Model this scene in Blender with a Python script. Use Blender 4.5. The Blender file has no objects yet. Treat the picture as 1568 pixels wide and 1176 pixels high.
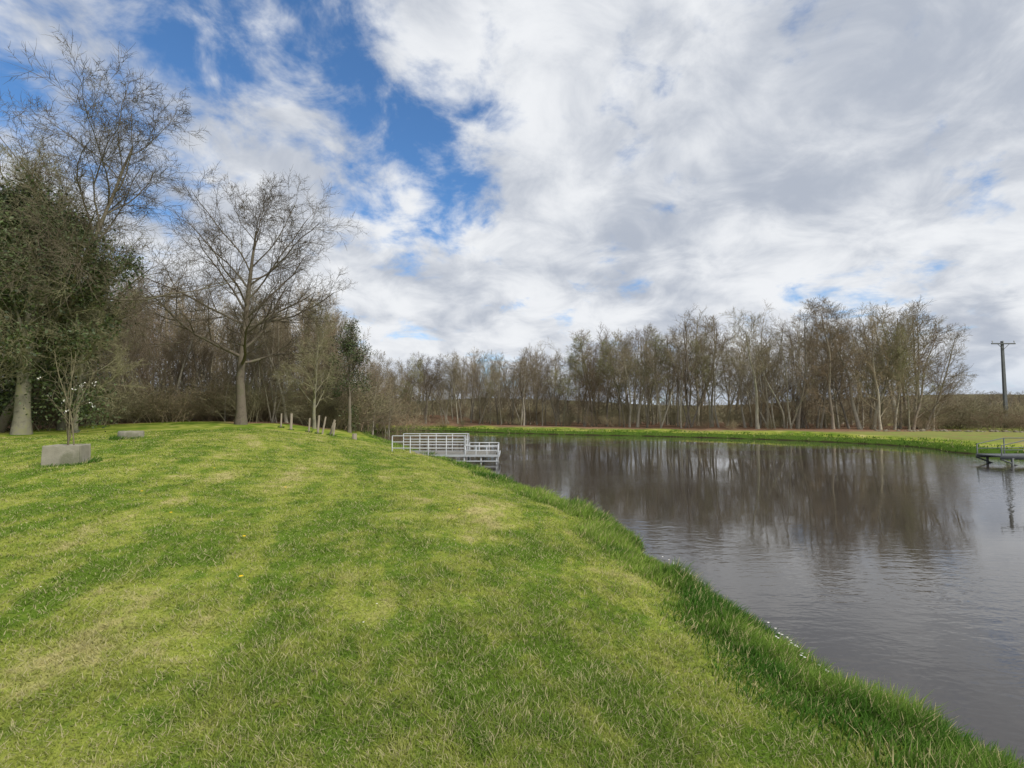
import bpy, math, numpy as np
from mathutils import Vector
RNG=np.random.default_rng(7)
scene=bpy.context.scene
scene.view_settings.view_transform='Standard'
scene.view_settings.look='None'
scene.view_settings.exposure=0
WZ=-0.65
# ---------------------------------------------------------------- helpers
def link(o,parent=None):
    scene.collection.objects.link(o)
    if parent is not None: o.parent=parent
    return o
def empty(name,loc=(0,0,0)):
    e=bpy.data.objects.new(name,None); e.location=loc; e.empty_display_size=0.2
    return link(e)
def mesh(name,V,F,mat=None,smooth=False,attrs=None):
    V=np.ascontiguousarray(V,dtype=np.float32); F=np.ascontiguousarray(F,dtype=np.int32)
    me=bpy.data.meshes.new(name)
    me.vertices.add(len(V)); me.vertices.foreach_set('co',V.ravel())
    k=F.shape[1]
    me.loops.add(F.size); me.loops.foreach_set('vertex_index',F.ravel())
    me.polygons.add(len(F)); me.polygons.foreach_set('loop_start',np.arange(0,F.size,k,dtype=np.int32))
    me.update(calc_edges=True)
    me.polygons.foreach_set('use_smooth',np.full(len(F),smooth))
    if attrs:
        for n,a in attrs.items():
            at=me.attributes.new(n,'FLOAT','POINT'); at.data.foreach_set('value',np.ascontiguousarray(a,dtype=np.float32))
    if mat: me.materials.append(mat)
    return me
def mobj(name,me,loc=(0,0,0),parent=None,rz=0,sc=1):
    o=bpy.data.objects.new(name,me); o.location=loc; o.rotation_euler=(0,0,rz)
    o.scale=sc if hasattr(sc,'__len__') else (sc,sc,sc)
    return link(o,parent)
def norm(a): return a/np.maximum(np.linalg.norm(a,axis=-1,keepdims=True),1e-9)
def sst(a,b,x):
    t=np.clip((x-a)/(b-a),0,1); return t*t*(3-2*t)
TAB=np.random.default_rng(99).random((256,256)).astype(np.float32)
def vn(x,y):
    i=np.floor(x).astype(int); j=np.floor(y).astype(int); a=x-i; b=y-j
    a=a*a*(3-2*a); b=b*b*(3-2*b); i&=255; j&=255; i1=(i+1)&255; j1=(j+1)&255
    return (TAB[j,i]*(1-a)+TAB[j,i1]*a)*(1-b)+(TAB[j1,i]*(1-a)+TAB[j1,i1]*a)*b
def fbm(x,y,o=4,g=.55):
    s=0;w=1;n=0
    for k in range(o):
        s=s+w*vn(x+17.3*k,y+9.1*k); n+=w; w*=g; x,y=(x*.8-y*.6)*2.03,(x*.6+y*.8)*2.03
    return s/n
def catmull(pts,n=6):
    pts=np.array(pts,float); N=len(pts); out=[]
    for i in range(N):
        p0,p1,p2,p3=pts[(i-1)%N],pts[i],pts[(i+1)%N],pts[(i+2)%N]
        for j in range(n):
            t=j/n
            out.append(.5*((2*p1)+(-p0+p2)*t+(2*p0-5*p1+4*p2-p3)*t*t+(-p0+3*p1-3*p2+p3)*t**3))
    return np.array(out)
def sdf(x,y,poly):
    dm=np.full(x.shape,1e9); ins=np.zeros(x.shape,bool)
    for i in range(len(poly)):
        ax,ay=poly[i]; bx,by=poly[(i+1)%len(poly)]
        ex,ey=bx-ax,by-ay; L=ex*ex+ey*ey+1e-12
        t=np.clip(((x-ax)*ex+(y-ay)*ey)/L,0,1)
        dm=np.minimum(dm,(x-ax-t*ex)**2+(y-ay-t*ey)**2)
        if ay!=by:
            c=((ay>y)!=(by>y))&(x<ex*(y-ay)/(by-ay)+ax)
            ins^=c
    return np.where(ins,-1,1)*np.sqrt(dm)
# ---------------------------------------------------------------- plan
pond=catmull([(4.3,-7),(3.4,-1),(3.1,2),(2.95,3.5),(2.75,4),(2.55,5.0),(2.5,6.6),(2.35,7.3),(1.95,8.1),(2.35,9.2),(2.05,10.3),(1.2,12.6),
 (.2,15.3),(-1.4,20),(-5.0,28),(-8.8,37.5),(-13,48),(-15.5,57),(-14.5,64),(-9,65),(-3,60),(4.6,54.6),(13.8,50),(22.5,43.5),(27,35.5),(25.6,29.5),(27.5,26),(28.5,20),(30,8),(26,-5),(14,-10)],6)
wood=np.array([(-60,8),(-34,20),(-27,27),(-30,36),(-27,42),(-20,38),(-15.5,43),(-18,56),(-18.5,66),(-10,67.6),(-2,62.6),(6,56.9),(15,52.3),(25,46.3),(33,41.5),(41,44.5),(50,70),(75,120),(300,400),(-400,400),(-400,0)],float)
gx=np.arange(-70,70.01,.25); gy=np.arange(-20,100.01,.25)
GX,GY=np.meshgrid(gx,gy)
DG=sdf(GX,GY,pond)
wx=np.sin(GX*1.7+GY*.9)*.06+np.sin(GX*.6-GY*2.3)*.07+np.sin(GX*3.1+GY*3.7)*.04
DG=DG+wx
def samp(G,x,y):
    fx=np.clip((x-gx[0])/.25,0,len(gx)-1.001); fy=np.clip((y-gy[0])/.25,0,len(gy)-1.001)
    i=fx.astype(int); j=fy.astype(int); a=fx-i; b=fy-j
    return G[j,i]*(1-a)*(1-b)+G[j,i+1]*a*(1-b)+G[j+1,i]*(1-a)*b+G[j+1,i+1]*a*b
def shored(x,y): return samp(DG,np.asarray(x,float),np.asarray(y,float))
def height(x,y):
    x=np.asarray(x,float); y=np.asarray(y,float)
    d=shored(x,y)
    b=np.interp(d,[-6,-.05,.12,.5,1.3,3.2,9],[-2.2,-.72,-.56,-.38,-.22,0,.06])
    rise=.02*np.clip(y,0,60)*sst(1,9,d)*sst(2,12,-x)
    r=np.hypot(x,y)
    far=sst(120,600,r)*13*(1+.3*np.sin(np.arctan2(y,x)*9))
    bump=(np.sin(x*.9+1)*np.cos(y*.7)*.025+np.sin(x*.31+y*.23)*.05)*sst(1.5,6,d)*sst(3,12,r)
    return b+rise+far+bump
def hz(x,y): return float(height(np.array([x]),np.array([y]))[0])
def lawn_a(x,y,d):
    """dryness of the mown lawn: patches + clippings left in rows that follow the shore"""
    al=y-.4*x
    n1=fbm(x*.32,y*.32,3); n2=fbm(x*1.7+40,y*1.7,4); n3=fbm(x*7+9,y*7,3,.7)
    wr=d+.8*(fbm(x*.22+5,y*.22,3)-.5)
    st=fbm(wr*2.6+3,al*.22,4,.65)
    ph=np.abs(((wr*.8+.2*(n2-.5))%1)-.5)*2
    row=sst(.78,1.0,ph)*sst(.36,.6,fbm(x*.6+70,y*.6+11,3))
    band=np.sin(wr*2*np.pi*.4)*.05
    a=.40+(n1-.5)*.7+(n2-.5)*.95+(st-.5)*1.0+(n3-.5)*.9+row*.2+band
    return a
# ---------------------------------------------------------------- material helpers
class NT:
    def __init__(s,name,world=False):
        if world: s.nt=name.node_tree
        else:
            s.mat=bpy.data.materials.new(name); s.mat.use_nodes=True; s.nt=s.mat.node_tree
        s.nt.nodes.clear()
    def n(s,t,**kw):
        nd=s.nt.nodes.new(t)
        for k,v in kw.items(): setattr(nd,k,v)
        return nd
    def set(s,sock,v):
        if isinstance(v,bpy.types.NodeSocket): s.nt.links.new(v,sock)
        elif isinstance(v,(tuple,list)) and len(v)==3 and sock.type=='RGBA': sock.default_value=(*v,1)
        else: sock.default_value=v
    def m(s,op,a,b=None,c=None,clamp=False):
        nd=s.n('ShaderNodeMath',operation=op); nd.use_clamp=clamp
        s.set(nd.inputs[0],a)
        if b is not None: s.set(nd.inputs[1],b)
        if c is not None: s.set(nd.inputs[2],c)
        return nd.outputs[0]
    def mr(s,v,a,b,c=0,d=1,sm=True):
        nd=s.n('ShaderNodeMapRange'); nd.interpolation_type='SMOOTHSTEP' if sm else 'LINEAR'
        s.set(nd.inputs[0],v)
        for i,q in enumerate((a,b,c,d)): s.set(nd.inputs[i+1],q)
        return nd.outputs[0]
    def mix(s,f,a,b,bt='MIX'):
        nd=s.n('ShaderNodeMix',data_type='RGBA',blend_type=bt)
        s.set(nd.inputs[0],f); s.set(nd.inputs[6],a); s.set(nd.inputs[7],b)
        return nd.outputs[2]
    def noise(s,vec,scale,detail=4,rough=.55,dist=0,out=0):
        nd=s.n('ShaderNodeTexNoise'); s.set(nd.inputs['Vector'],vec)
        nd.inputs['Scale'].default_value=scale; nd.inputs['Detail'].default_value=detail
        nd.inputs['Roughness'].default_value=rough; nd.inputs['Distortion'].default_value=dist
        return nd.outputs[out]
    def comb(s,x,y,z=0.0):
        nd=s.n('ShaderNodeCombineXYZ'); s.set(nd.inputs[0],x); s.set(nd.inputs[1],y); s.set(nd.inputs[2],z); return nd.outputs[0]
    def sep(s,v):
        nd=s.n('ShaderNodeSeparateXYZ'); s.set(nd.inputs[0],v); return nd.outputs
    def obj(s): return s.n('ShaderNodeTexCoord').outputs['Object']
    def attr(s,name): return s.n('ShaderNodeAttribute',attribute_name=name).outputs['Fac']
    def bump(s,h,st,dist):
        nd=s.n('ShaderNodeBump'); nd.inputs['Strength'].default_value=st; nd.inputs['Distance'].default_value=dist
        s.set(nd.inputs['Height'],h); return nd.outputs[0]
    def princ(s,col,rough=.8,spec=.3,normal=None,metal=0,ior=1.5):
        p=s.n('ShaderNodeBsdfPrincipled')
        s.set(p.inputs['Base Color'],col); s.set(p.inputs['Roughness'],rough)
        p.inputs['Specular IOR Level'].default_value=spec; p.inputs['Metallic'].default_value=metal
        p.inputs['IOR'].default_value=ior
        if normal is not None: s.set(p.inputs['Normal'],normal)
        return p.outputs[0]
    def diff(s,col,normal=None):
        p=s.n('ShaderNodeBsdfDiffuse'); s.set(p.inputs[0],col)
        if normal is not None: s.set(p.inputs['Normal'],normal)
        return p.outputs[0]
    def out(s,sh):
        o=s.n('ShaderNodeOutputMaterial'); s.nt.links.new(sh,o.inputs[0]); return s.mat
LG=(.145,.235,.033); LY=(.34,.38,.08); LS=(.54,.48,.22)
def lawn_col(t,a):
    c=t.mix(t.mr(a,.05,.60),LG,LY)
    return t.mix(t.mr(a,.56,1.0),c,LS)
# ground
t=NT('ground_mat'); v=t.obj(); d=t.attr('shore_d'); w=t.attr('wood'); fr=t.attr('far'); fb=t.attr('farbank')
c=lawn_col(t,t.attr('dry'))
c=t.mix(1.0,c,(.8,.8,.72),'MULTIPLY')
c=t.mix(t.mr(d,.7,1.2,1,0),c,(.07,.12,.02))
nz=t.noise(v,1.2,5,.7)
c=t.mix(fb,c,t.mix(t.mr(nz,.38,.6),(.24,.19,.09),(.20,.25,.07)))
litter=t.mix(nz,(.11,.07,.045),(.34,.21,.135))
c=t.mix(w,c,litter)
c=t.mix(fr,c,t.mix(t.noise(v,.03,3,.7),(.08,.08,.05),(.17,.14,.085)))
c=t.mix(t.mr(d,0.0,.2,1,0),c,(.035,.028,.016))
ground_mat=t.out(t.diff(c,t.bump(t.noise(v,30,2,.7),.5,.03)))
def blade_mat(name,long=False):
    t=NT(name); r=t.attr('rnd'); h=t.attr('hgt'); a=t.attr('dry')
    if long:
        c=t.mix(t.mr(a,.3,.7),(.05,.13,.018),(.20,.30,.05))
        c=t.mix(t.mr(r,.80,.95),c,(.42,.39,.19))
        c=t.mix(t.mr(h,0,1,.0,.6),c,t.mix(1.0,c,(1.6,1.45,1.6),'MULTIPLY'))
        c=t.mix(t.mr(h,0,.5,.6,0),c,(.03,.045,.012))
    else:
        c=lawn_col(t,a)
        c=t.mix(t.mr(r,0,1,0,.35,False),c,LG)
        c=t.mix(t.mr(r,.76,.82),c,(.56,.50,.28))
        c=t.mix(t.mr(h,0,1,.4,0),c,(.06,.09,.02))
    b=t.n('ShaderNodeBsdfTranslucent'); t.set(b.inputs[0],c)
    m1=t.n('ShaderNodeMixShader'); m1.inputs[0].default_value=.3; t.set(m1.inputs[1],t.diff(c)); t.set(m1.inputs[2],b.outputs[0])
    return t.out(m1.outputs[0])
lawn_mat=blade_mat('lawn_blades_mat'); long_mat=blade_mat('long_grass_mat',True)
def bark(name,thick,thin,moss=(.13,.14,.075),mamt=.5):
    t=NT(name); v=t.obj(); rr=t.attr('rad'); rnd=t.attr('trnd'); rn2=t.n('ShaderNodeObjectInfo').outputs['Random']
    rnd=t.m('FRACT',t.m('ADD',rnd,rn2))
    c=t.mix(t.mr(rr,.010,.06),thin,thick)
    nz=t.noise(v,2.2,3,.75)
    c=t.mix(t.m('MULTIPLY',t.mr(nz,.48,.64),mamt),c,moss)
    c=t.mix(t.mr(nz,.36,.5,.5,0),c,t.mix(1.0,c,(.5,.5,.5),'MULTIPLY'))
    hs=t.n('ShaderNodeHueSaturation'); t.set(hs.inputs['Color'],c); t.set(hs.inputs['Value'],t.mr(rnd,0,1,.7,1.35,False))
    t.set(hs.inputs['Hue'],t.mr(rnd,0,1,.485,.515,False))
    return t.out(t.diff(hs.outputs[0]))
bark_oak=bark('oak_bark',(.18,.155,.12),(.14,.115,.085))
bark_far=bark('woodland_bark',(.34,.31,.25),(.25,.205,.145))
bark_brown=bark('brown_bark',(.38,.335,.26),(.32,.25,.165))
bark_olive=bark('lichen_bark',(.20,.185,.14),(.27,.245,.155),(.21,.205,.10),.6)
def leafm(name,a,b):
    t=NT(name); r=t.attr('rnd')
    return t.out(t.princ(t.mix(r,a,b),.55,.35))
ivy_mat=leafm('ivy_leaf',(.025,.04,.014),(.10,.135,.045))
olive_leaf=leafm('bud_leaf',(.22,.23,.09),(.34,.35,.13))
scrub_leaf=leafm('scrub_leaf',(.12,.12,.05),(.26,.23,.10))
# ---------------------------------------------------------------- terrain
ang=np.concatenate([np.linspace(-60,60,300),np.linspace(60,300,81)[1:-1]])
rad=np.concatenate([[0.0],np.geomspace(.6,70,360),np.geomspace(72,3000,50)])
A=np.radians(ang); RR,AA=np.meshgrid(rad,A,indexing='ij')
X=RR*np.sin(AA); Y=RR*np.cos(AA); Z=height(X,Y)
nr,na=X.shape
I=np.arange(nr*na).reshape(nr,na)
F=np.stack([I[:-1,:],np.roll(I,-1,1)[:-1,:],np.roll(I,-1,1)[1:,:],I[1:,:]],-1).reshape(-1,4)
W=sdf(X.ravel(),Y.ravel(),wood)
wm=sst(.8,-1.5,W+np.sin(X.ravel()*1.3)*.5+np.sin(Y.ravel()*1.1)*.5)
rfl=np.hypot(X,Y).ravel()
dd_=shored(X,Y).ravel()
fbk=sst(-2,3,(X+ (Y-48)*.9).ravel())*sst(24,30,Y.ravel())*sst(2.4,3.6,dd_+.8*np.sin(X.ravel()*.7))*.85
fbk=np.maximum(fbk,sst(40,46,X.ravel())*.6)
g=mesh('ground',np.stack([X,Y,Z],-1).reshape(-1,3),F[:,::-1],ground_mat,True,{'shore_d':dd_,'wood':wm,'far':sst(78,100,rfl),'farbank':fbk,'dry':lawn_a(X.ravel(),Y.ravel(),dd_)})
mobj('ground',g)
# ---------------------------------------------------------------- water
t=NT('pond_water'); v=t.obj(); s=t.sep(v)
r1=t.noise(t.comb(t.m('MULTIPLY',s[0],1.0),t.m('MULTIPLY',s[1],2.2)),2.4,2,.5,.6)
r2=t.noise(t.comb(s[0],t.m('MULTIPLY',s[1],1.8)),9,1,.5,.3)
patch=t.mr(t.noise(t.comb(t.m('MULTIPLY',s[0],.5),s[1]),.16,2),.42,.62,.10,1)
h=t.m('MULTIPLY',t.m('ADD',r1,t.m('MULTIPLY',r2,.35)),patch)
water=t.out(t.princ((.050,.043,.036),.015,.6,t.bump(h,.14,.05),ior=1.52))
n=len(pond); tg=np.roll(pond,-1,0)-np.roll(pond,1,0); nm=norm(np.stack([tg[:,1],-tg[:,0]],-1))
test=sdf((pond+nm*.05)[:,0],(pond+nm*.05)[:,1],pond); nm[test<0]*=-1
out=pond+nm*.6
import bmesh
bm=bmesh.new(); vs=[bm.verts.new((x,y,WZ)) for x,y in out]; f=bm.faces.new(vs); bmesh.ops.triangulate(bm,faces=[f])
if sum(ff.normal.z for ff in bm.faces)<0: bmesh.ops.reverse_faces(bm,faces=bm.faces)
me=bpy.data.meshes.new('pond_water'); bm.to_mesh(me); bm.free(); me.materials.append(water); mobj('pond_water',me)
# ---------------------------------------------------------------- grass
def wedge(N,r0,r1,amax=58):
    r=np.exp(RNG.uniform(np.log(r0),np.log(r1),N)); a=np.radians(RNG.uniform(-amax,amax,N))
    return r*np.sin(a),r*np.cos(a),r
x,y,r=wedge(900000,1.5,34)
d=shored(x,y); k=(d>.55+RNG.uniform(0,.5,len(x)))
k&=(sdf(x,y,wood)>-.5)
x,y,r,d=x[k],y[k],r[k],d[k]; N=len(x)
z=height(x,y)-.004
hh=RNG.uniform(.012,.040,N)*(1+r*.012); ww=RNG.uniform(.0014,.003,N)*(1+r*.2)
hh*=.35+1.2*fbm(x*2.4,y*2.4,3)
la=RNG.uniform(0,2*np.pi,N); ln=RNG.uniform(.2,2.4,N)
wa=la+np.pi/2+RNG.normal(0,.5,N)
b=np.stack([x,y,z],-1); wv=np.stack([np.cos(wa)*ww,np.sin(wa)*ww,0*ww],-1)
tip=b+np.stack([np.cos(la)*ln*hh,np.sin(la)*ln*hh,hh],-1)
V=np.stack([b-wv,b+wv,tip],1).reshape(-1,3); F=np.arange(3*N).reshape(-1,3)
rn=np.repeat(RNG.random(N),3)
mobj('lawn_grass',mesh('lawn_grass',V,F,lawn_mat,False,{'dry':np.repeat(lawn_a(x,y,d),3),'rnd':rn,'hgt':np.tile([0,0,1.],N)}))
def longgrass(name,x,y,r,d,hmul=1,wmul=1):
    N=len(x); z=height(x,y)-.01
    cl=np.clip((fbm(x*1.6,y*1.6,3)-.28)*2.3,0,1.4)
    hh=RNG.uniform(.06,.21,N)*(.5+.9*cl)*hmul*np.interp(d,[0,.4,.8,1.3],[1.0,1.1,.7,.35])
    ww=RNG.uniform(.002,.0042,N)*(1+r*.12)*wmul
    la=RNG.uniform(0,2*np.pi,N); ln=RNG.uniform(.1,1.0,N)
    lx=np.cos(la)*ln+.3; ly=np.sin(la)*ln+.1
    wa=RNG.uniform(0,np.pi,N)
    b=np.stack([x,y,z],-1); wv=np.stack([np.cos(wa)*ww,np.sin(wa)*ww,0*ww],-1)
    L=[]
    for tt,wf in ((0,1),(.45,.8),(1,.08)):
        p=b+np.stack([lx*hh*tt**2*.8,ly*hh*tt**2*.8,hh*(tt-.18*tt**3*ln)],-1)
        L+= [p-wv*wf,p+wv*wf]
    V=np.stack(L,1).reshape(-1,3); I=np.arange(N)[:,None]*6
    F=np.concatenate([I+np.array([[0,1,3,2]]),I+np.array([[2,3,5,4]])])
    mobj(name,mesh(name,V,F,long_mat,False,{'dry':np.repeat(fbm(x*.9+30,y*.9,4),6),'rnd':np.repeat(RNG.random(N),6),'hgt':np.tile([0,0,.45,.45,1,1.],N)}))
x,y,r=wedge(1700000,1.6,62,62)
d=shored(x,y); k=(d>-.03)&(d<.5+.75*fbm(x*.8,y*.8,3)+RNG.normal(0,.14,len(x)))&(y<58)
far=(y>24)&(x>0)
k1=k&~far
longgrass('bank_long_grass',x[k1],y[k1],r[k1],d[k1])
N=15000; xf=RNG.uniform(-18,46,N*8); yf=RNG.uniform(22,72,N*8); df=shored(xf,yf); kk=(df>0)&(df<1.8)&((xf>0)|(yf>52)); xf,yf,df=xf[kk],yf[kk],df[kk]
longgrass('far_bank_grass',xf,yf,np.hypot(xf,yf),df*.4,.9,1.3)
# ---------------------------------------------------------------- trees
def grow(rng,S,D,L,R,n,wob,trop,taper=.35):
    M=len(S); P=np.zeros((M,n,3)); P[:,0]=S; d=norm(D); seg=(L/(n-1))[:,None]
    for i in range(1,n):
        d=norm(d+rng.normal(0,wob,(M,3))+np.array([0,0,trop])); P[:,i]=P[:,i-1]+d*seg
    tt=np.linspace(0,1,n)[None]; return P,R[:,None]*(1-(1-taper)*tt)
def spawn(rng,P,R,L,cnt,t0,t1,a0,a1,lr,rr,rmin,shape):
    M,n,_=P.shape
    st=(np.arange(cnt)[None]+rng.random((M,cnt)))/cnt
    tt=t0+(t1-t0)*st; f=tt*(n-1)*.9999; i=f.astype(int); fr=(f-i)[...,None]; m=np.arange(M)[:,None]
    S=P[m,i]*(1-fr)+P[m,i+1]*fr; T=norm(P[m,i+1]-P[m,i]); rad=R[m,i]*(1-fr[...,0])+R[m,i+1]*fr[...,0]
    az=(np.arange(cnt)[None]*2.4+rng.uniform(0,6.28,(M,1))+rng.normal(0,.5,(M,cnt)))
    ref=np.where(np.abs(T[...,2:3])>.85,np.array([1.,0,0]),np.array([0,0,1.]))
    N1=norm(np.cross(T,ref)); N2=np.cross(T,N1)
    an=np.radians(a0+(a1-a0)*st+rng.normal(0,7,(M,cnt)))[...,None]
    D=T*np.cos(an)+(N1*np.cos(az)[...,None]+N2*np.sin(az)[...,None])*np.sin(an)
    shp=(1-shape*st) if shape>=0 else (.62+.38*np.sin(np.pi*(st*.78+.12)))*(1+shape*st)
    LL=L[:,None]*lr*shp*(rng.uniform(.6,1.25,(M,cnt)) if M>1 else rng.uniform(.8,1.12,(M,cnt)))
    return S.reshape(-1,3),D.reshape(-1,3),LL.ravel(),np.maximum(rad*rr,rmin).ravel()
def tubes(groups):
    VV=[];FF=[];AA=[];o=0
    for P,R,k in groups:
        M,n,_=P.shape
        T=norm(np.gradient(P,axis=1)); tm=norm(P[:,-1]-P[:,0])[:,None]
        ref=np.where(np.abs(tm[...,2:3])>.8,np.array([1.,0,0]),np.array([0,0,1.]))
        N1=norm(np.cross(T,np.broadcast_to(ref,T.shape))); N2=np.cross(T,N1)
        a=np.arange(k)*2*np.pi/k
        v=P[:,:,None]+R[:,:,None,None]*(np.cos(a)[None,None,:,None]*N1[:,:,None]+np.sin(a)[None,None,:,None]*N2[:,:,None])
        I=np.arange(M*n*k).reshape(M,n,k)+o
        J=np.roll(I,-1,2)
        FF.append(np.stack([I[:,:-1],J[:,:-1],J[:,1:],I[:,1:]],-1).reshape(-1,4))
        VV.append(v.reshape(-1,3)); AA.append(np.repeat(R.ravel(),k)); o+=M*n*k
    return np.concatenate(VV),np.concatenate(FF),np.concatenate(AA)
def tree(seed,H,r0,levels,S=None,D=None,n0=14,wob0=.05,trop0=.05,taper0=.25,rmin=.006,k0=None):
    rng=np.random.default_rng(seed)
    if S is None: S=np.array([[0,0,-.15]]); D=np.array([[0,0,1.]])
    M=len(S); L=H*(np.ones(1) if M==1 else rng.uniform(.6,1.05,M)); R=np.full(M,r0)*(1 if M==1 else rng.uniform(.6,1.1,M))
    P,Rr=grow(rng,S,D,L,R,n0,wob0,trop0,taper0)
    if M==1: Rr[:,0]*=1.35; Rr[:,1]*=1.05
    G=[(P,Rr,k0 or (9 if r0>.1 else 5))]
    for lv in levels:
        S,D,L2,R2=spawn(rng,P,Rr,L,lv[0],lv[1],lv[2],lv[3],lv[4],lv[5],lv[6],rmin,lv[7])
        L=L2; P,Rr=grow(rng,S,D,L,R2,lv[8],lv[9],lv[10],.3)
        G.append((P,Rr,lv[11]))
    return G
def leaves(name,C,size,mat,rng):
    N=len(C); a=norm(rng.normal(0,1,(N,3))); b=norm(np.cross(a,rng.normal(0,1,(N,3))))
    s=(size*rng.uniform(.6,1.3,N))[:,None]
    V=np.stack([C-a*s,C-b*s*.6,C+a*s,C+b*s*.6],1).reshape(-1,3)
    return mesh(name,V,np.arange(4*N).reshape(-1,4),mat,False,{'rnd':np.repeat(rng.random(N),4)})
def tmesh(name,G,mat):
    V,F,A_=tubes(G); return mesh(name,V,F,mat,True,{'rad':A_,'trnd':A_*0})
# level: cnt,t0,t1,a0,a1,lr,rr,shape,n,wob,trop,k
oakL=[(22,.28,.99,70,34,.56,.48,-.28,9,.11,.055,6),(10,.2,1,48,34,.5,.5,.35,6,.15,.03,4),(8,.15,1,48,34,.55,.55,.3,5,.16,.02,3),(7,.1,1,48,34,.6,.7,.2,4,.16,.01,3)]
G=tree(18,14.2,.35,oakL,rmin=.0095,wob0=.035,taper0=.16)
e=empty('bare_oak_tree',(-19.0,36,hz(-19,36)))
mobj('trunk_and_branches',tmesh('oak',G,bark_oak),(0,0,0),e,rz=.6)
farLs=[[(14,.30,.98,46,24,.40,.45,.5,7,.12,.06,4),(8,.2,1,44,30,.5,.55,.35,5,.14,.03,3),(7,.15,1,46,32,.55,.65,.25,4,.16,.02,3),(5,.15,1,46,32,.6,.8,.2,3,.15,.0,3)],
 [(16,.12,.98,55,26,.34,.4,.45,7,.13,.05,4),(8,.2,1,46,30,.5,.55,.35,5,.15,.03,3),(6,.15,1,46,32,.55,.65,.25,4,.16,.02,3),(5,.15,1,46,32,.6,.8,.2,3,.15,.0,3)],
 [(12,.42,.98,40,26,.38,.45,.4,7,.12,.06,4),(9,.2,1,44,30,.5,.55,.35,5,.14,.03,3),(7,.15,1,46,32,.55,.65,.25,4,.16,.01,3),(5,.15,1,46,32,.6,.8,.2,3,.15,.0,3)]]
variants=[]
for i in range(6):
    G=tree(100+i,9.9,.10+.02*(i%3),farLs[i%3],rmin=.008,wob0=.06)
    variants.append(tmesh('woodland_tree_%d'%i,G,bark_brown if i==4 else bark_far))
for i in range(2):
    rg=np.random.default_rng(50+i); M=4
    D=norm(np.stack([rg.normal(0,.2,M),rg.normal(0,.2,M),np.ones(M)],-1)); S=D*0+np.stack([rg.normal(0,.2,M),rg.normal(0,.2,M),-.1*np.ones(M)],-1)
    G=tree(150+i,10,.085,[(9,.25,.98,44,22,.30,.5,.4,6,.12,.07,4),(7,.2,1,44,28,.5,.6,.35,5,.14,.04,3),(8,.2,1,46,30,.6,.75,.3,3,.15,.02,3)],S,D,wob0=.06,rmin=.008)
    variants.append(tmesh('coppice_tree_%d'%i,G,bark_far))
G=tree(300,9.8,.11,farLs[0],rmin=.008,wob0=.07)
budtree=tmesh('budding_tree',G,bark_olive)
rg=np.random.default_rng(5)
tips=np.concatenate([G[-1][0][:,-1]]); budleaf=leaves('buds',tips+rg.normal(0,.05,tips.shape),.045,olive_leaf,rg)
lo=[]
for i in range(5):
    G=tree(500+i,10.2,.10+.02*(i%3),[(13,.15+.08*(i%3),.98,48,24,.36,.45,.5,5,.12,.06,3),(8,.2,1,44,30,.5,.6,.35,4,.15,.03,3),(7,.15,1,46,32,.6,.8,.25,3,.16,.02,3)],rmin=.012,wob0=.06,n0=9,k0=5)
    lo.append(tubes(G))
class Merge:
    def __init__(s): s.V=[];s.F=[];s.A=[];s.T=[];s.o=0
    def add(s,rng,x,y,h,wid=1.,base=11.):
        V,F,A_=lo[rng.integers(0,len(lo))]; a=rng.uniform(0,6.28); sc=h/base; c,sn=math.cos(a),math.sin(a)
        lx,ly=rng.normal(0,.05,2)
        W_=np.stack([(V[:,0]*c-V[:,1]*sn)*sc*wid+V[:,2]*sc*lx+x,(V[:,0]*sn+V[:,1]*c)*sc*wid+V[:,2]*sc*ly+y,V[:,2]*sc+hz(x,y)],-1)
        s.V.append(W_); s.F.append(F+s.o); s.A.append(A_); s.T.append(np.full(len(V),rng.random())); s.o+=len(V)
    def build(s,name,mat,parent):
        me=mesh(name,np.concatenate(s.V),np.concatenate(s.F),mat,True,{'rad':np.concatenate(s.A),'trnd':np.concatenate(s.T)})
        mobj(name,me,(0,0,0),parent)
bushes=[]
for i in range(4):
    rg=np.random.default_rng(70+i); M=22
    D=norm(np.stack([rg.normal(0,.45,M),rg.normal(0,.45,M),np.ones(M)],-1)); S=np.stack([rg.normal(0,.5,M),rg.normal(0,.5,M),-.1*np.ones(M)],-1)
    G=tree(170+i,2.6,.02,[(7,.2,1,50,35,.5,.6,.3,4,.18,.03,3),(6,.15,1,50,35,.6,.7,.2,3,.18,.02,3)],S,D,n0=6,wob0=.12,rmin=.007,trop0=.01,k0=3)
    bm_=tmesh('bush_%d'%i,G,(bark_brown,bark_olive)[i%2])
    tips=G[-1][0][:,-1]; lf=leaves('bush_leaf_%d'%i,tips[::2],.04,scrub_leaf,rg)
    bushes.append((bm_,lf))
R2=np.random.default_rng(21)
def place_tree(parent,me,x,y,h,base=11.,extra=None,wid=1.,tilt=None,nm='tree'):
    s=h/base; o=mobj(nm,me,(x,y,hz(x,y)),parent,R2.uniform(0,6.28),(s*wid,s*wid,s))
    if tilt: o.rotation_euler[0]=tilt[0]; o.rotation_euler[1]=tilt[1]
    if extra:
        o2=mobj('buds',extra,(x,y,hz(x,y)),parent,0,(s*wid,s*wid,s)); o2.rotation_euler=o.rotation_euler
    return o
wl=empty('distant_woodland_treeline')
ex=np.array([-19,-3,9,20.5,30,38]); ey=np.array([72,66,60.5,52.5,48.5,46]); eh=np.array([7.4,8.8,10.4,11.8,10.8,10.4])
xx=-20.
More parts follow.
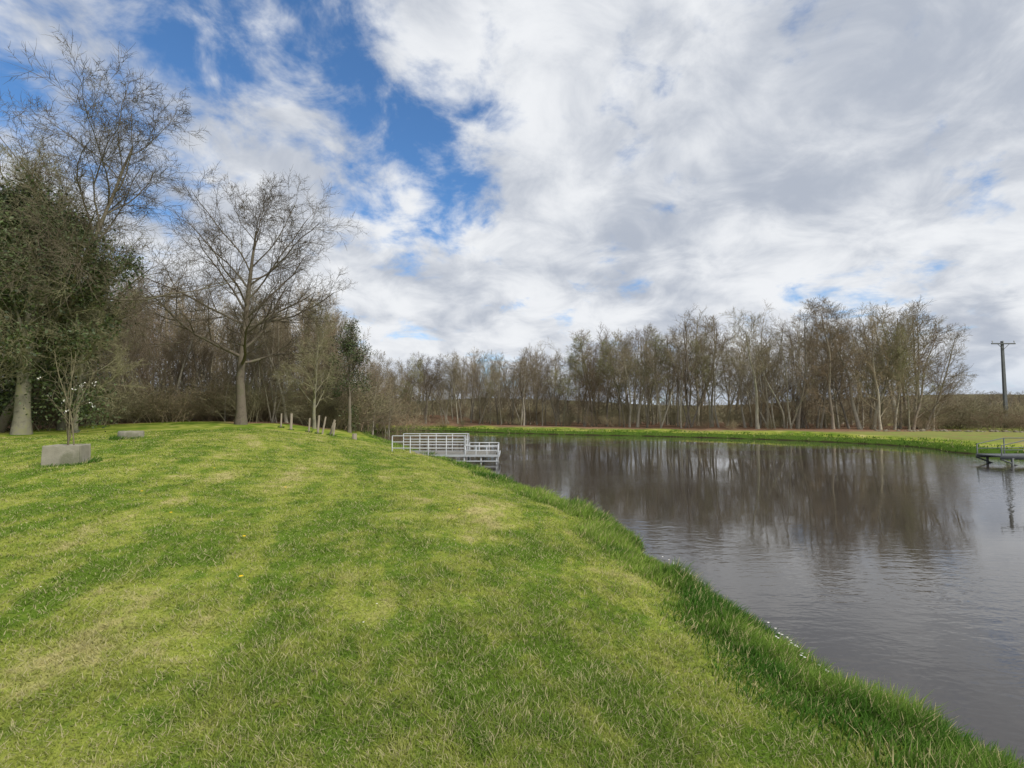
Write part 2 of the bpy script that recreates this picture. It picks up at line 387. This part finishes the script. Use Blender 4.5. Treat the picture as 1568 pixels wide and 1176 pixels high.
while xx<37.5:
    yy=np.interp(xx,ex,ey)+R2.uniform(-1,3); h=np.interp(xx,ex,eh)*R2.choice([R2.uniform(.85,1.13),R2.uniform(.45,.8)],p=[.7,.3])
    if R2.random()<.12: place_tree(wl,budtree,xx,yy,h*.97,extra=budleaf)
    else: place_tree(wl,variants[R2.integers(0,8)],xx,yy,h,wid=R2.uniform(.9,1.35),tilt=(R2.normal(0,.09),R2.normal(0,.09)))
    xx+=min(R2.exponential(1.1)+.3,2.5)
mg=Merge()
for k in range(1,8):
    xx=-20+R2.uniform(0,1)
    xmax=[38,37,34,32,30,28,26,25][k]*(1+.06*k)
    while xx<xmax:
        yb=np.interp(xx,ex,ey); yy=yb+k*3.5+R2.uniform(-1.7,1.7); sc=yy/yb
        clump=.90+.16*math.sin(xx*.55+1)*math.sin(xx*.21)
        mg.add(R2,xx*sc,yy,np.interp(xx,ex,eh)*(sc*.97+.03)*R2.uniform(.70,1.06)*clump,R2.uniform(.9,1.35))
        xx+=R2.uniform(1.2,2.9)
mg.build('woodland_depth',bark_far,wl)
for (X_,Y_,h,ti) in [(37.5,48,10.8,.22),(39.5,49,10.2,.30),(35,47,10.6,.05),(40.5,50,6.5,.5),(33,46,10.4,-.08)]:
    o=place_tree(wl,variants[R2.integers(0,5)],X_,Y_,h,wid=1.0); o.rotation_euler=(0,ti,0)
bl=empty('woodland_undergrowth')
def place_bush(x,y,s,p=bl,wid=1.3,buds=True):
    b,l=bushes[R2.integers(0,4)]; rz=R2.uniform(0,6.28); loc=(x,y,hz(x,y))
    mobj('bush',b,loc,p,rz,(s*wid,s*wid,s))
    if buds: mobj('bush_buds',l,loc,p,rz,(s*wid,s*wid,s))
for k in range(3):
    xx=-20.
    while xx<38:
        yb=np.interp(xx,ex,ey); yy=yb-1.2+k*6+R2.uniform(-1,1)
        if R2.random()<(.5 if k==0 else .85): place_bush(xx*yy/yb,yy,R2.uniform(.3,.75)*(1+.6*k),buds=k==0,wid=1.3+.3*k)
        xx+=R2.uniform(1.6,3.3)
lw=empty('left_woodland_trees')
mg=Merge()
def topfor(px): return np.interp(px,[0,150,240,330,400,470,520,560,600,640],[380,415,430,450,445,435,470,525,580,580])
for row in range(6):
    px=20+R2.uniform(0,20)
    while px<640:
        if px<330: yy=np.interp(px,[0,160,330],[33,42,44])+row*3
        else: yy=np.interp(px,[330,420,500,560,640],[44,42.5,47,54,66])+row*3.5
        yy+=R2.uniform(-1.5,1.5); xx=(px-784)/784*yy
        h=((632-topfor(px))/784*yy+1.65-hz(xx,yy))*R2.uniform(.68,1.03)
        wd=R2.uniform(.7,1.)*min(1,12/h+.15)
        if row<2: place_tree(lw,variants[R2.integers(0,8)],xx,yy,h,wid=wd,tilt=(R2.normal(0,.06),R2.normal(0,.06)))
        else: mg.add(R2,xx,yy,h,wd)
        if row<4 and R2.random()<.6: place_bush(xx+R2.uniform(-1,1),yy-R2.uniform(0,2.5),R2.uniform(.5,1.5)*(1+.2*row),wid=1.2,buds=row<2)
        px+=R2.uniform(13,30)
mg.build('woodland_depth',bark_brown,lw)
for i in range(40):
    tt=R2.random(); xx=np.interp(tt,[0,.3,.5,.75,1],[-34,-29,-31,-25,-17])+R2.normal(0,.6); yy=np.interp(tt,[0,.3,.5,.75,1],[25,30,38,42.5,45])+R2.uniform(0,2)
    place_bush(xx,yy,R2.uniform(.5,1.3))
for i in range(20):
    tt=R2.random(); xx=np.interp(tt,[0,1],[-16.5,-19])+R2.normal(0,.6); yy=np.interp(tt,[0,1],[46,68]); place_bush(xx,yy,R2.uniform(.8,1.8))
def ivy_clumps(name,G,zmax,lvl,nclump,per,sig,size,loc,par,seed,rmax=99,rz=0):
    rg=np.random.default_rng(seed)
    pts=np.concatenate([g_[0].reshape(-1,3) for g_ in G[:lvl]]); rr=np.hypot(pts[:,0],pts[:,1])
    k=(pts[:,2]<zmax)&(rr<rmax*np.sqrt(np.clip(1.02-(pts[:,2]/zmax-.45)**2*1.7,0.02,1)))
    pts=pts[k]; rr=rr[k]; pr=(rr+.4)/np.sum(rr+.4)
    c=pts[rg.choice(len(pts),nclump,p=pr)]
    c[:nclump//6,2]*=rg.uniform(.1,.7,nclump//6)
    C=(c[:,None]+rg.normal(0,1,(nclump,per,3))*(sig*rg.uniform(.5,1.4,nclump))[:,None,None]).reshape(-1,3)
    C=C[C[:,2]>.05]
    mobj(name,leaves(name,C,size,ivy_mat,rg),loc,par,rz)
bigL=[(17,.2,.98,62,30,.45,.45,.5,8,.14,.06,6),(10,.18,1,50,35,.5,.5,.4,6,.16,.03,4),(9,.15,1,48,35,.55,.55,.3,5,.18,.0,3),(7,.1,1,48,35,.6,.7,.2,4,.18,-.02,3)]
for (nm,X_,Y_,H,r,seed,zm,ncl,rm) in [('ivy_covered_tree',-25.2,26.4,14,.35,31,13.3,360,5.6),('ivy_covered_tree',-31.5,30,13,.3,33,12,150,5.5)]:
    G=tree(seed,H,r,bigL,rmin=.008); loc=(X_,Y_,hz(X_,Y_)); e=empty(nm,loc)
    mobj('trunk_and_branches',tmesh('ivytree',G,bark_olive),(0,0,0),e)
    ivy_clumps('ivy',G,zm,3,ncl,170,.5,.085,(0,0,0),e,seed,rm)
G=tree(44,17.5,.20,[(17,.25,.98,60,30,.5,.5,.4,8,.14,.06,6)]+bigL[1:],S=np.array([[0,0,-.15]]),D=np.array([[.42,-.02,1.]]),rmin=.0095,wob0=.05,trop0=.0)
e=empty('bare_lichen_tree',(-27.6,27.5,hz(-27.6,27.5))); mobj('trunk_and_branches',tmesh('lichen',G,bark_oak),(0,0,0),e)
G=tree(43,9.5,.12,bigL,rmin=.0085,wob0=.06)
lm=tmesh('lichen2',G,bark_olive)
for (X_,Y_,s,rz) in [(-25.6,24.2,.8,0),(-23.6,27.8,.9,2.2),(-26.8,30.5,1.5,5)]:
    e=empty('bare_lichen_tree',(X_,Y_,hz(X_,Y_))); mobj('trunk_and_branches',lm,(0,0,0),e,rz,s)
G=tree(51,8.0,.16,farLs[0],rmin=.008); loc=(-13.6,43,hz(-13.6,43)); e=empty('ivy_covered_tree',loc)
mobj('trunk_and_branches',tmesh('ivytree3',G,bark_oak),(0,0,0),e); ivy_clumps('ivy',G,9.5,3,42,130,.36,.07,(0,0,0),e,9,2.6)
G=tree(53,8.8,.14,[(16,.15,.98,60,30,.42,.45,.5,7,.14,.02,4),(9,.2,1,50,35,.5,.55,.35,5,.16,-.02,3),(9,.15,1,50,35,.55,.6,.25,4,.18,-.03,3),(5,.2,1,42,30,.6,.7,.2,3,.18,-.04,3)],rmin=.008)
e=empty('brown_alder_tree',(-15.4,40,hz(-15.4,40))); mobj('trunk_and_branches',tmesh('alder',G,bark_olive),(0,0,0),e)
dt=empty('distant_hill_trees')
mg=Merge()
for k in range(130):
    a=math.radians(R2.uniform(28,62)); rr=R2.uniform(120,230)
    xx,yy=rr*math.sin(a),rr*math.cos(a)
    h=(1.65+.041*yy)-hz(xx,yy); h=max(3.5,h*R2.uniform(.7,1.0))
    mg.add(R2,xx,yy,h,R2.uniform(1.3,2.2)*1.3)
mg.build('hill_wood',bark_far,dt)
for k in range(80):
    a=math.radians(R2.uniform(38,56)); rr=R2.uniform(62,115); xx,yy=rr*math.sin(a),rr*math.cos(a)
    place_bush(xx,yy,R2.uniform(.5,1.1),dt,2,False)
# ---------------------------------------------------------------- simple part builder
class Parts:
    def __init__(s): s.V=[];s.F=[];s.o=0
    def hexa(s,c):
        s.V.append(np.array(c,float)); s.F.append(np.array([[0,3,2,1],[4,5,6,7],[0,1,5,4],[1,2,6,5],[2,3,7,6],[3,0,4,7]])+s.o); s.o+=8
    def box(s,x0,x1,y0,y1,z0,z1,tp=0):
        s.hexa([(x0,y0,z0),(x1,y0,z0),(x1,y1,z0),(x0,y1,z0),(x0+tp,y0+tp,z1),(x1-tp,y0+tp,z1),(x1-tp,y1-tp,z1),(x0+tp,y1-tp,z1)])
    def beam(s,a,b,r,r2=None):
        k=8
        a=np.array(a,float);b=np.array(b,float); r2=r if r2 is None else r2
        v,f,_=tubes([(np.array([[a,b]]),np.array([[r,r2]]),k)])
        s.V.append(v); s.F.append(f+s.o)
        c=8
        s.F.append(np.array([[c,c+1,c+2,c+3],[c,c+3,c+4,c+7],[c+4,c+5,c+6,c+7]])+s.o); s.o+=16
    def obj(s,name,mat,parent=None,loc=(0,0,0),bevel=0,smooth=False,rz=0):
        me=mesh(name,np.concatenate(s.V),np.concatenate(s.F),mat,smooth); me.validate()
        o=mobj(name,me,loc,parent,rz)
        if bevel:
            m=o.modifiers.new('b','BEVEL'); m.width=bevel; m.segments=2; m.limit_method='ANGLE'
        return o
t=NT('galvanised'); v=t.obj(); galv=t.out(t.princ(t.mix(t.noise(v,6,4),(.36,.38,.39),(.54,.56,.57)),.5,.5,metal=.2))
t=NT('deck_boards'); v=t.obj(); deckm=t.out(t.princ(t.mix(t.noise(v,5,5),(.14,.13,.11),(.28,.27,.24)),.8,.2))
t=NT('weathered_wood'); v=t.obj(); s_=t.sep(v); woodm=t.out(t.princ(t.mix(t.noise(t.comb(t.m('MULTIPLY',s_[0],8),t.m('MULTIPLY',s_[1],8),s_[2]),4,5),(.20,.16,.12),(.42,.37,.30)),.85,.2))
t=NT('dark_steel'); v=t.obj(); dsteel=t.out(t.princ(t.mix(t.noise(v,5,4),(.07,.08,.08),(.15,.16,.16)),.6,.4))
t=NT('concrete'); v=t.obj(); nn=t.noise(v,3,8,.7); cc=t.mix(nn,(.14,.125,.095),(.42,.40,.33)); cc=t.mix(t.mr(t.noise(v,1.6,4),.5,.65,0,.6),cc,(.09,.10,.05))
conc=t.out(t.princ(cc,.95,.1,t.bump(t.noise(v,25,5,.7),.6,.02)))
t=NT('earthy_stone'); v=t.obj(); stone=t.out(t.princ(t.mix(t.noise(v,1.5,6,.7),(.09,.075,.05),(.34,.30,.22)),.95,.1))
ft=empty('fishing_platform')
zd=-.26; x0,x1,x2=-5.4,-2.15,-.65; y0,y1=23.2,25.6
P=Parts()
nb=int((x2-x0)/.15)
for i in range(nb):
    P.box(x0+i*.15,x0+i*.15+.138,y0,y1,zd-.04,zd)
P.obj('deck',deckm,ft)
P=Parts()
for yy in (y0-.03,y1+.03):
    P.box(x0,x2+.03,yy-.03,yy+.03,zd-.07,zd+.02)
    P.box(x0+1,x2+.03,yy-.025,yy+.025,zd-.29,zd-.24)
P.box(x2+.032,x2+.09,y0-.06,y1+.06,zd-.075,zd+.025)
for yy in (y0+.02,y1-.02):
    for xx in (x0+1.2,x0+2.2,x1,x1+.75,x2-.05): P.beam((xx,yy,-1.6),(xx,yy,zd-.05),.04)
P.obj('frame',galv,ft)
P=Parts()
def rail(a,b,h,n,mids,r=.022):
    a=np.array(a);b=np.array(b)
    for i in range(n+1):
        p=a+(b-a)*i/n; P.beam((p[0],p[1],zd),(p[0],p[1],zd+h),r)
    for m_ in mids+[1]:
        P.beam((a[0],a[1],zd+h*m_),(b[0],b[1],zd+h*m_),r)
for yy in (y0,y1): rail((x0,yy),(x1,yy),.86,4,[.36,.68])
rail((x1+.04,y0),(x2,y0),.42,3,[.5]); rail((x2,y0),(x2,y1),.42,3,[.5]); rail((x1+.04,y1),(x2,y1),.42,3,[.5])
rail((x1,y0),(x1,y0+.7),.86,1,[.36,.68]); rail((x1,y1-.7),(x1,y1),.86,1,[.36,.68])
P.obj('railing',galv,ft,smooth=True)
jt=empty('steel_footbridge_jetty')
P=Parts(); zj=-.24; jx=21.4
for i in range(40): P.box(jx+i*.17,jx+i*.17+.155,22.6,23.7,zj-.05,zj)
P.obj('deck',dsteel,jt)
P=Parts()
for yy in (22.56,23.74):
    P.box(jx,28.2,yy-.03,yy+.03,zj-.16,zj+.01)
    for i in range(6):
        xx=jx+.05+i*1.25; P.beam((xx,yy,zj-.2),(xx,yy,zj+.72 if i else zj+.45),.024)
    P.beam((jx+.05,yy,zj+.45),(jx+1.3,yy,zj+.72),.02); P.beam((jx+1.3,yy,zj+.72),(28,yy,zj+.72),.02); P.beam((jx+.05,yy,zj+.25),(28,yy,zj+.36),.016)
    for xx in (jx+.5,jx+2.8,25.6): P.beam((xx,yy,-1.8),(xx,yy,zj-.1),.05)
    P.beam((jx,yy,zj-.15),(jx+1.2,yy,WZ-.2),.035)
P.obj('frame_and_railing',dsteel,jt,smooth=True)
def planter(x,y,w,dp,h,name,rz,round_=False):
    e=empty(name,(x,y,hz(x,y)-.04)); e.rotation_euler[2]=rz
    if not round_:
        P=Parts(); a=w/2;b=dp/2;tk=.11
        P.box(-a,a,-b,-b+tk,0,h,.012); P.box(-a,a,b-tk,b,0,h,.012); P.box(-a,-a+tk,-b+tk-.01,b-tk+.01,0,h-.003,.012); P.box(a-tk,a,-b+tk-.01,b-tk+.01,0,h-.003,.012)
        P.obj('walls',conc,e,bevel=.02)
        P=Parts(); P.box(-a+tk-.02,a-tk+.02,-b+tk-.02,b-tk+.02,.02,h-.07); P.obj('soil',ground_mat,e)
    else:
        k=20; prof=[(1,0),(1,h*.8),(.96,h),(.8,h),(.78,h-.08),(0.01,h-.07)]
        V=[(w/2*r_*math.cos(i*2*math.pi/k),w/2*r_*math.sin(i*2*math.pi/k),z_+.012*math.sin(i*3.1)) for r_,z_ in prof for i in range(k)]
        F=[(j*k+i,j*k+(i+1)%k,(j+1)*k+(i+1)%k,(j+1)*k+i) for j in range(len(prof)-1) for i in range(k)]
        mobj('ring',mesh('ring',V,np.array(F),conc,False),(0,0,0),e)
    return e
planter(-11.75,13.6,.80,.75,.54,'concrete_planter',.35)
planter(-16.6,22.4,.95,1.0,.36,'concrete_planter',.1,True)
# taller grass left by the mower around the planters and posts
gp=[]
for (cx_,cy_,rr_,n_) in [(-11.75,13.6,.62,900),(-16.6,22.4,.62,700)]+[(q,w_,.18,90) for q,w_ in [(-15.3,34),(-14.2,33),(-13.05,33),(-12.1,32),(-11.35,32),(-11,31.6)]]:
    a=RNG.uniform(0,6.28,n_); q=rr_*(1+RNG.normal(0,.12,n_)); gp.append(np.stack([cx_+q*np.cos(a),cy_+q*np.sin(a)],-1))
gp=np.concatenate(gp); longgrass('uncut_grass_tufts',gp[:,0],gp[:,1],np.hypot(gp[:,0],gp[:,1]),np.full(len(gp),.6),.9,.9)
rg=np.random.default_rng(3); M=4
D=norm(np.stack([rg.normal(.03,.09,M),rg.normal(0,.09,M),np.ones(M)],-1)); S=np.stack([rg.normal(0,.05,M),rg.normal(0,.05,M),np.zeros(M)],-1)
G=tree(61,2.9,.018,[(7,.2,.95,42,30,.33,.6,.4,6,.12,.05,4),(4,.2,1,45,35,.5,.7,.2,4,.15,.03,3)],S,D,n0=10,wob0=.06,rmin=.005,trop0=.03)
e=empty('sapling_tree',(-11.7,13.6,hz(-11.8,13.6)+.35)); mobj('stems',tmesh('sapling',G,bark_olive),(0,0,0),e)
t=NT('petal'); petal=t.out(t.princ((.75,.73,.68),.7,.2))
t=NT('dandelion_petal'); yel=t.out(t.princ((.75,.5,.02),.7,.2))
tips=G[-1][0][:,-1]; tips=tips[(tips[:,2]>.9)&(tips[:,2]<1.9)][::4]
C=(tips[:,None]+rg.normal(0,.035,(len(tips),5,3))).reshape(-1,3)
mobj('blossom',leaves('blossom',C,.022,petal,rg),(0,0,0),e)
for (X_,Y_,h,tx,ty,r) in [(-15.3,34,.95,.02,0,.06),(-14.2,33,1.05,0,.03,.09),(-13.05,33,.9,.05,0,.06),(-12.1,32,1.15,.06,0,.075),(-12.05,32.6,1.1,.18,.05,.06),(-11.35,32,.95,.32,.0,.08),(-11.0,31.6,.8,.1,.1,.06),(-9.5,31,.35,0,0,.16)]:
    P=Parts(); P.beam((0,0,-.1),(tx*h,ty*h,h),r,r*.85)
    P.obj('wooden_post',woodm,None,(X_,Y_,hz(X_,Y_)))
e=empty('utility_pole',(52,54,hz(52,54)))
P=Parts(); P.box(-.17,.17,-.13,.13,-.3,9.2,.05); P.obj('concrete_pole',dsteel,e,bevel=.02)
P=Parts(); P.box(-1.25,1.25,-.2,-.08,8.85,8.97)
P.beam((-.6,-.14,8.85),(0,-.14,8.3),.025); P.beam((.6,-.14,8.85),(0,-.14,8.3),.025); P.obj('crossarm',dsteel,e)
P=Parts()
for xx in (-1.15,0,1.15):
    P.beam((xx,-.14,8.97),(xx,-.14,9.12),.03); P.beam((xx,-.14,9.1),(xx,-.14,9.22),.075,.05)
P.obj('insulators',galv,e)
rg=np.random.default_rng(8)
bm=bmesh.new()
for i in range(80):
    xx=rg.uniform(31,43); yy=np.interp(xx,[30,44],[44,41.5])+rg.normal(0,.7); s=rg.uniform(.06,.22)
    r_=bmesh.ops.create_icosphere(bm,subdivisions=1,radius=s)
    for q in r_['verts']:
        q.co=Vector((q.co.x*rg.uniform(.8,1.4),q.co.y*rg.uniform(.8,1.3),q.co.z*rg.uniform(.5,.9)))+Vector((xx,yy,hz(xx,yy)+s*.1))
me=bpy.data.meshes.new('rock_pile'); bm.to_mesh(me); bm.free(); me.materials.append(stone); mobj('rock_pile',me)
rg=np.random.default_rng(12)
def flowers(name,pts,s,mat,hh):
    bm=bmesh.new()
    for (xx,yy) in pts:
        zz=hz(xx,yy)+hh; k=9; c=bm.verts.new((xx,yy,zz+s*.35)); ring=[]
        for i in range(k*2):
            a=i*math.pi/k; q=s*(1 if i%2==0 else .6); ring.append(bm.verts.new((xx+q*math.cos(a),yy+q*math.sin(a),zz+rg.uniform(-.1,.2)*s)))
        for i in range(k*2): bm.faces.new((c,ring[i],ring[(i+1)%(2*k)]))
    me=bpy.data.meshes.new(name); bm.to_mesh(me); bm.free(); me.materials.append(mat); mobj(name,me)
pts=[(-2.62,5.05),(-5.2,7.9),(-3.4,6.6),(-6.8,9.5),(-.9,8.8),(-4.6,10.5),(-8.2,8.1),(-7.5,13)]
flowers('dandelion_flowers',pts,.026,yel,.045)
pts=[(-rg.uniform(.5,7),rg.uniform(2.5,9)) for i in range(14)]
flowers('daisy_flowers',pts,.009,petal,.035)
k=[]
for i in range(500):
    xx,yy=rg.uniform(1.8,2.9),rg.uniform(4.0,7.4)
    dd=float(shored(np.array([xx]),np.array([yy]))[0])
    if .0<dd<.3 and math.sin(yy*3)>.1: k.append((xx,yy))
flowers('bank_white_flowers',k[:50],.013,petal,.16)
# ---------------------------------------------------------------- world
w=bpy.data.worlds.new('World'); scene.world=w; w.use_nodes=True
t=NT(w,True); SE,SR=math.radians(42),math.radians(130)
sky=t.n('ShaderNodeTexSky',sky_type='NISHITA'); sky.sun_disc=False; sky.sun_elevation=SE; sky.sun_rotation=SR
sky.air_density=1.0; sky.dust_density=.3; sky.ozone_density=3.0
gen=t.n('ShaderNodeTexCoord').outputs['Generated']; s=t.sep(gen)
zc=t.m('ADD',t.m('MAXIMUM',s[2],0.0),.34)
p=t.comb(t.m('DIVIDE',s[0],zc),t.m('DIVIDE',s[1],zc),0.0)
def blob(dx,dy,dz,r0):
    nd=t.n('ShaderNodeVectorMath',operation='DOT_PRODUCT'); t.set(nd.inputs[0],gen); l=math.sqrt(dx*dx+dy*dy+dz*dz)
    nd.inputs[1].default_value=(dx/l,dy/l,dz/l)
    return t.mr(nd.outputs['Value'],math.cos(math.radians(r0)),1,0,1)
hole=t.m('MULTIPLY',blob(-.17,.879,.44,14),.28)
hole=t.m('ADD',hole,t.m('MULTIPLY',blob(-.60,.662,.60,27),.21))
hole=t.m('ADD',hole,t.m('MULTIPLY',blob(-.30,.75,.66,15),.10))
hole=t.m('ADD',hole,-.06)
n1=t.noise(p,2.3,6,.57,.35); n2=t.noise(p,6.5,6,.62,.35)
dens=t.m('ADD',t.m('MULTIPLY',n1,.60),t.m('MULTIPLY',n2,.40))
dens=t.m('MULTIPLY_ADD',dens,1.95,-.475)
dens=t.m('SUBTRACT',dens,hole)
fac=t.mr(dens,.18,.48)
sh=t.noise(p,1.5,4,.5,.5); sh2=t.m('ADD',t.m('MULTIPLY',sh,.6),t.m('MULTIPLY',t.noise(p,4.6,6,.6,.5),.4))
cl=t.mix(t.mr(sh2,.37,.59),(4.5,4.95,5.8),(8.7,8.9,9.2))
skyc=t.mix(1.0,sky.outputs[0],(.9,1.3,1.6),'MULTIPLY')
col=t.mix(fac,skyc,cl)
hzn=t.mr(s[2],0,.12,.6,0)
col=t.mix(hzn,col,(5.2,6.1,7.4))
bg=t.n('ShaderNodeBackground'); t.set(bg.inputs[0],col); bg.inputs[1].default_value=.1
o=t.n('ShaderNodeOutputWorld'); t.nt.links.new(bg.outputs[0],o.inputs[0])
sun=bpy.data.lights.new('sun','SUN'); sun.energy=3.3; sun.angle=math.radians(9); sun.color=(1,.95,.87)
so=bpy.data.objects.new('sun',sun); link(so)
sd=Vector((math.sin(SR)*math.cos(SE),math.cos(SR)*math.cos(SE),math.sin(SE)))
so.rotation_euler=sd.to_track_quat('Z','Y').to_euler()
# ---------------------------------------------------------------- camera
cam=bpy.data.cameras.new('camera'); cam.sensor_width=36; cam.lens=18; cam.clip_end=6000; cam.clip_start=.05
co=bpy.data.objects.new('camera',cam); link(co); co.location=(0,0,1.65+hz(0,0)); co.rotation_euler=(math.radians(93.2),0,0)
scene.camera=co
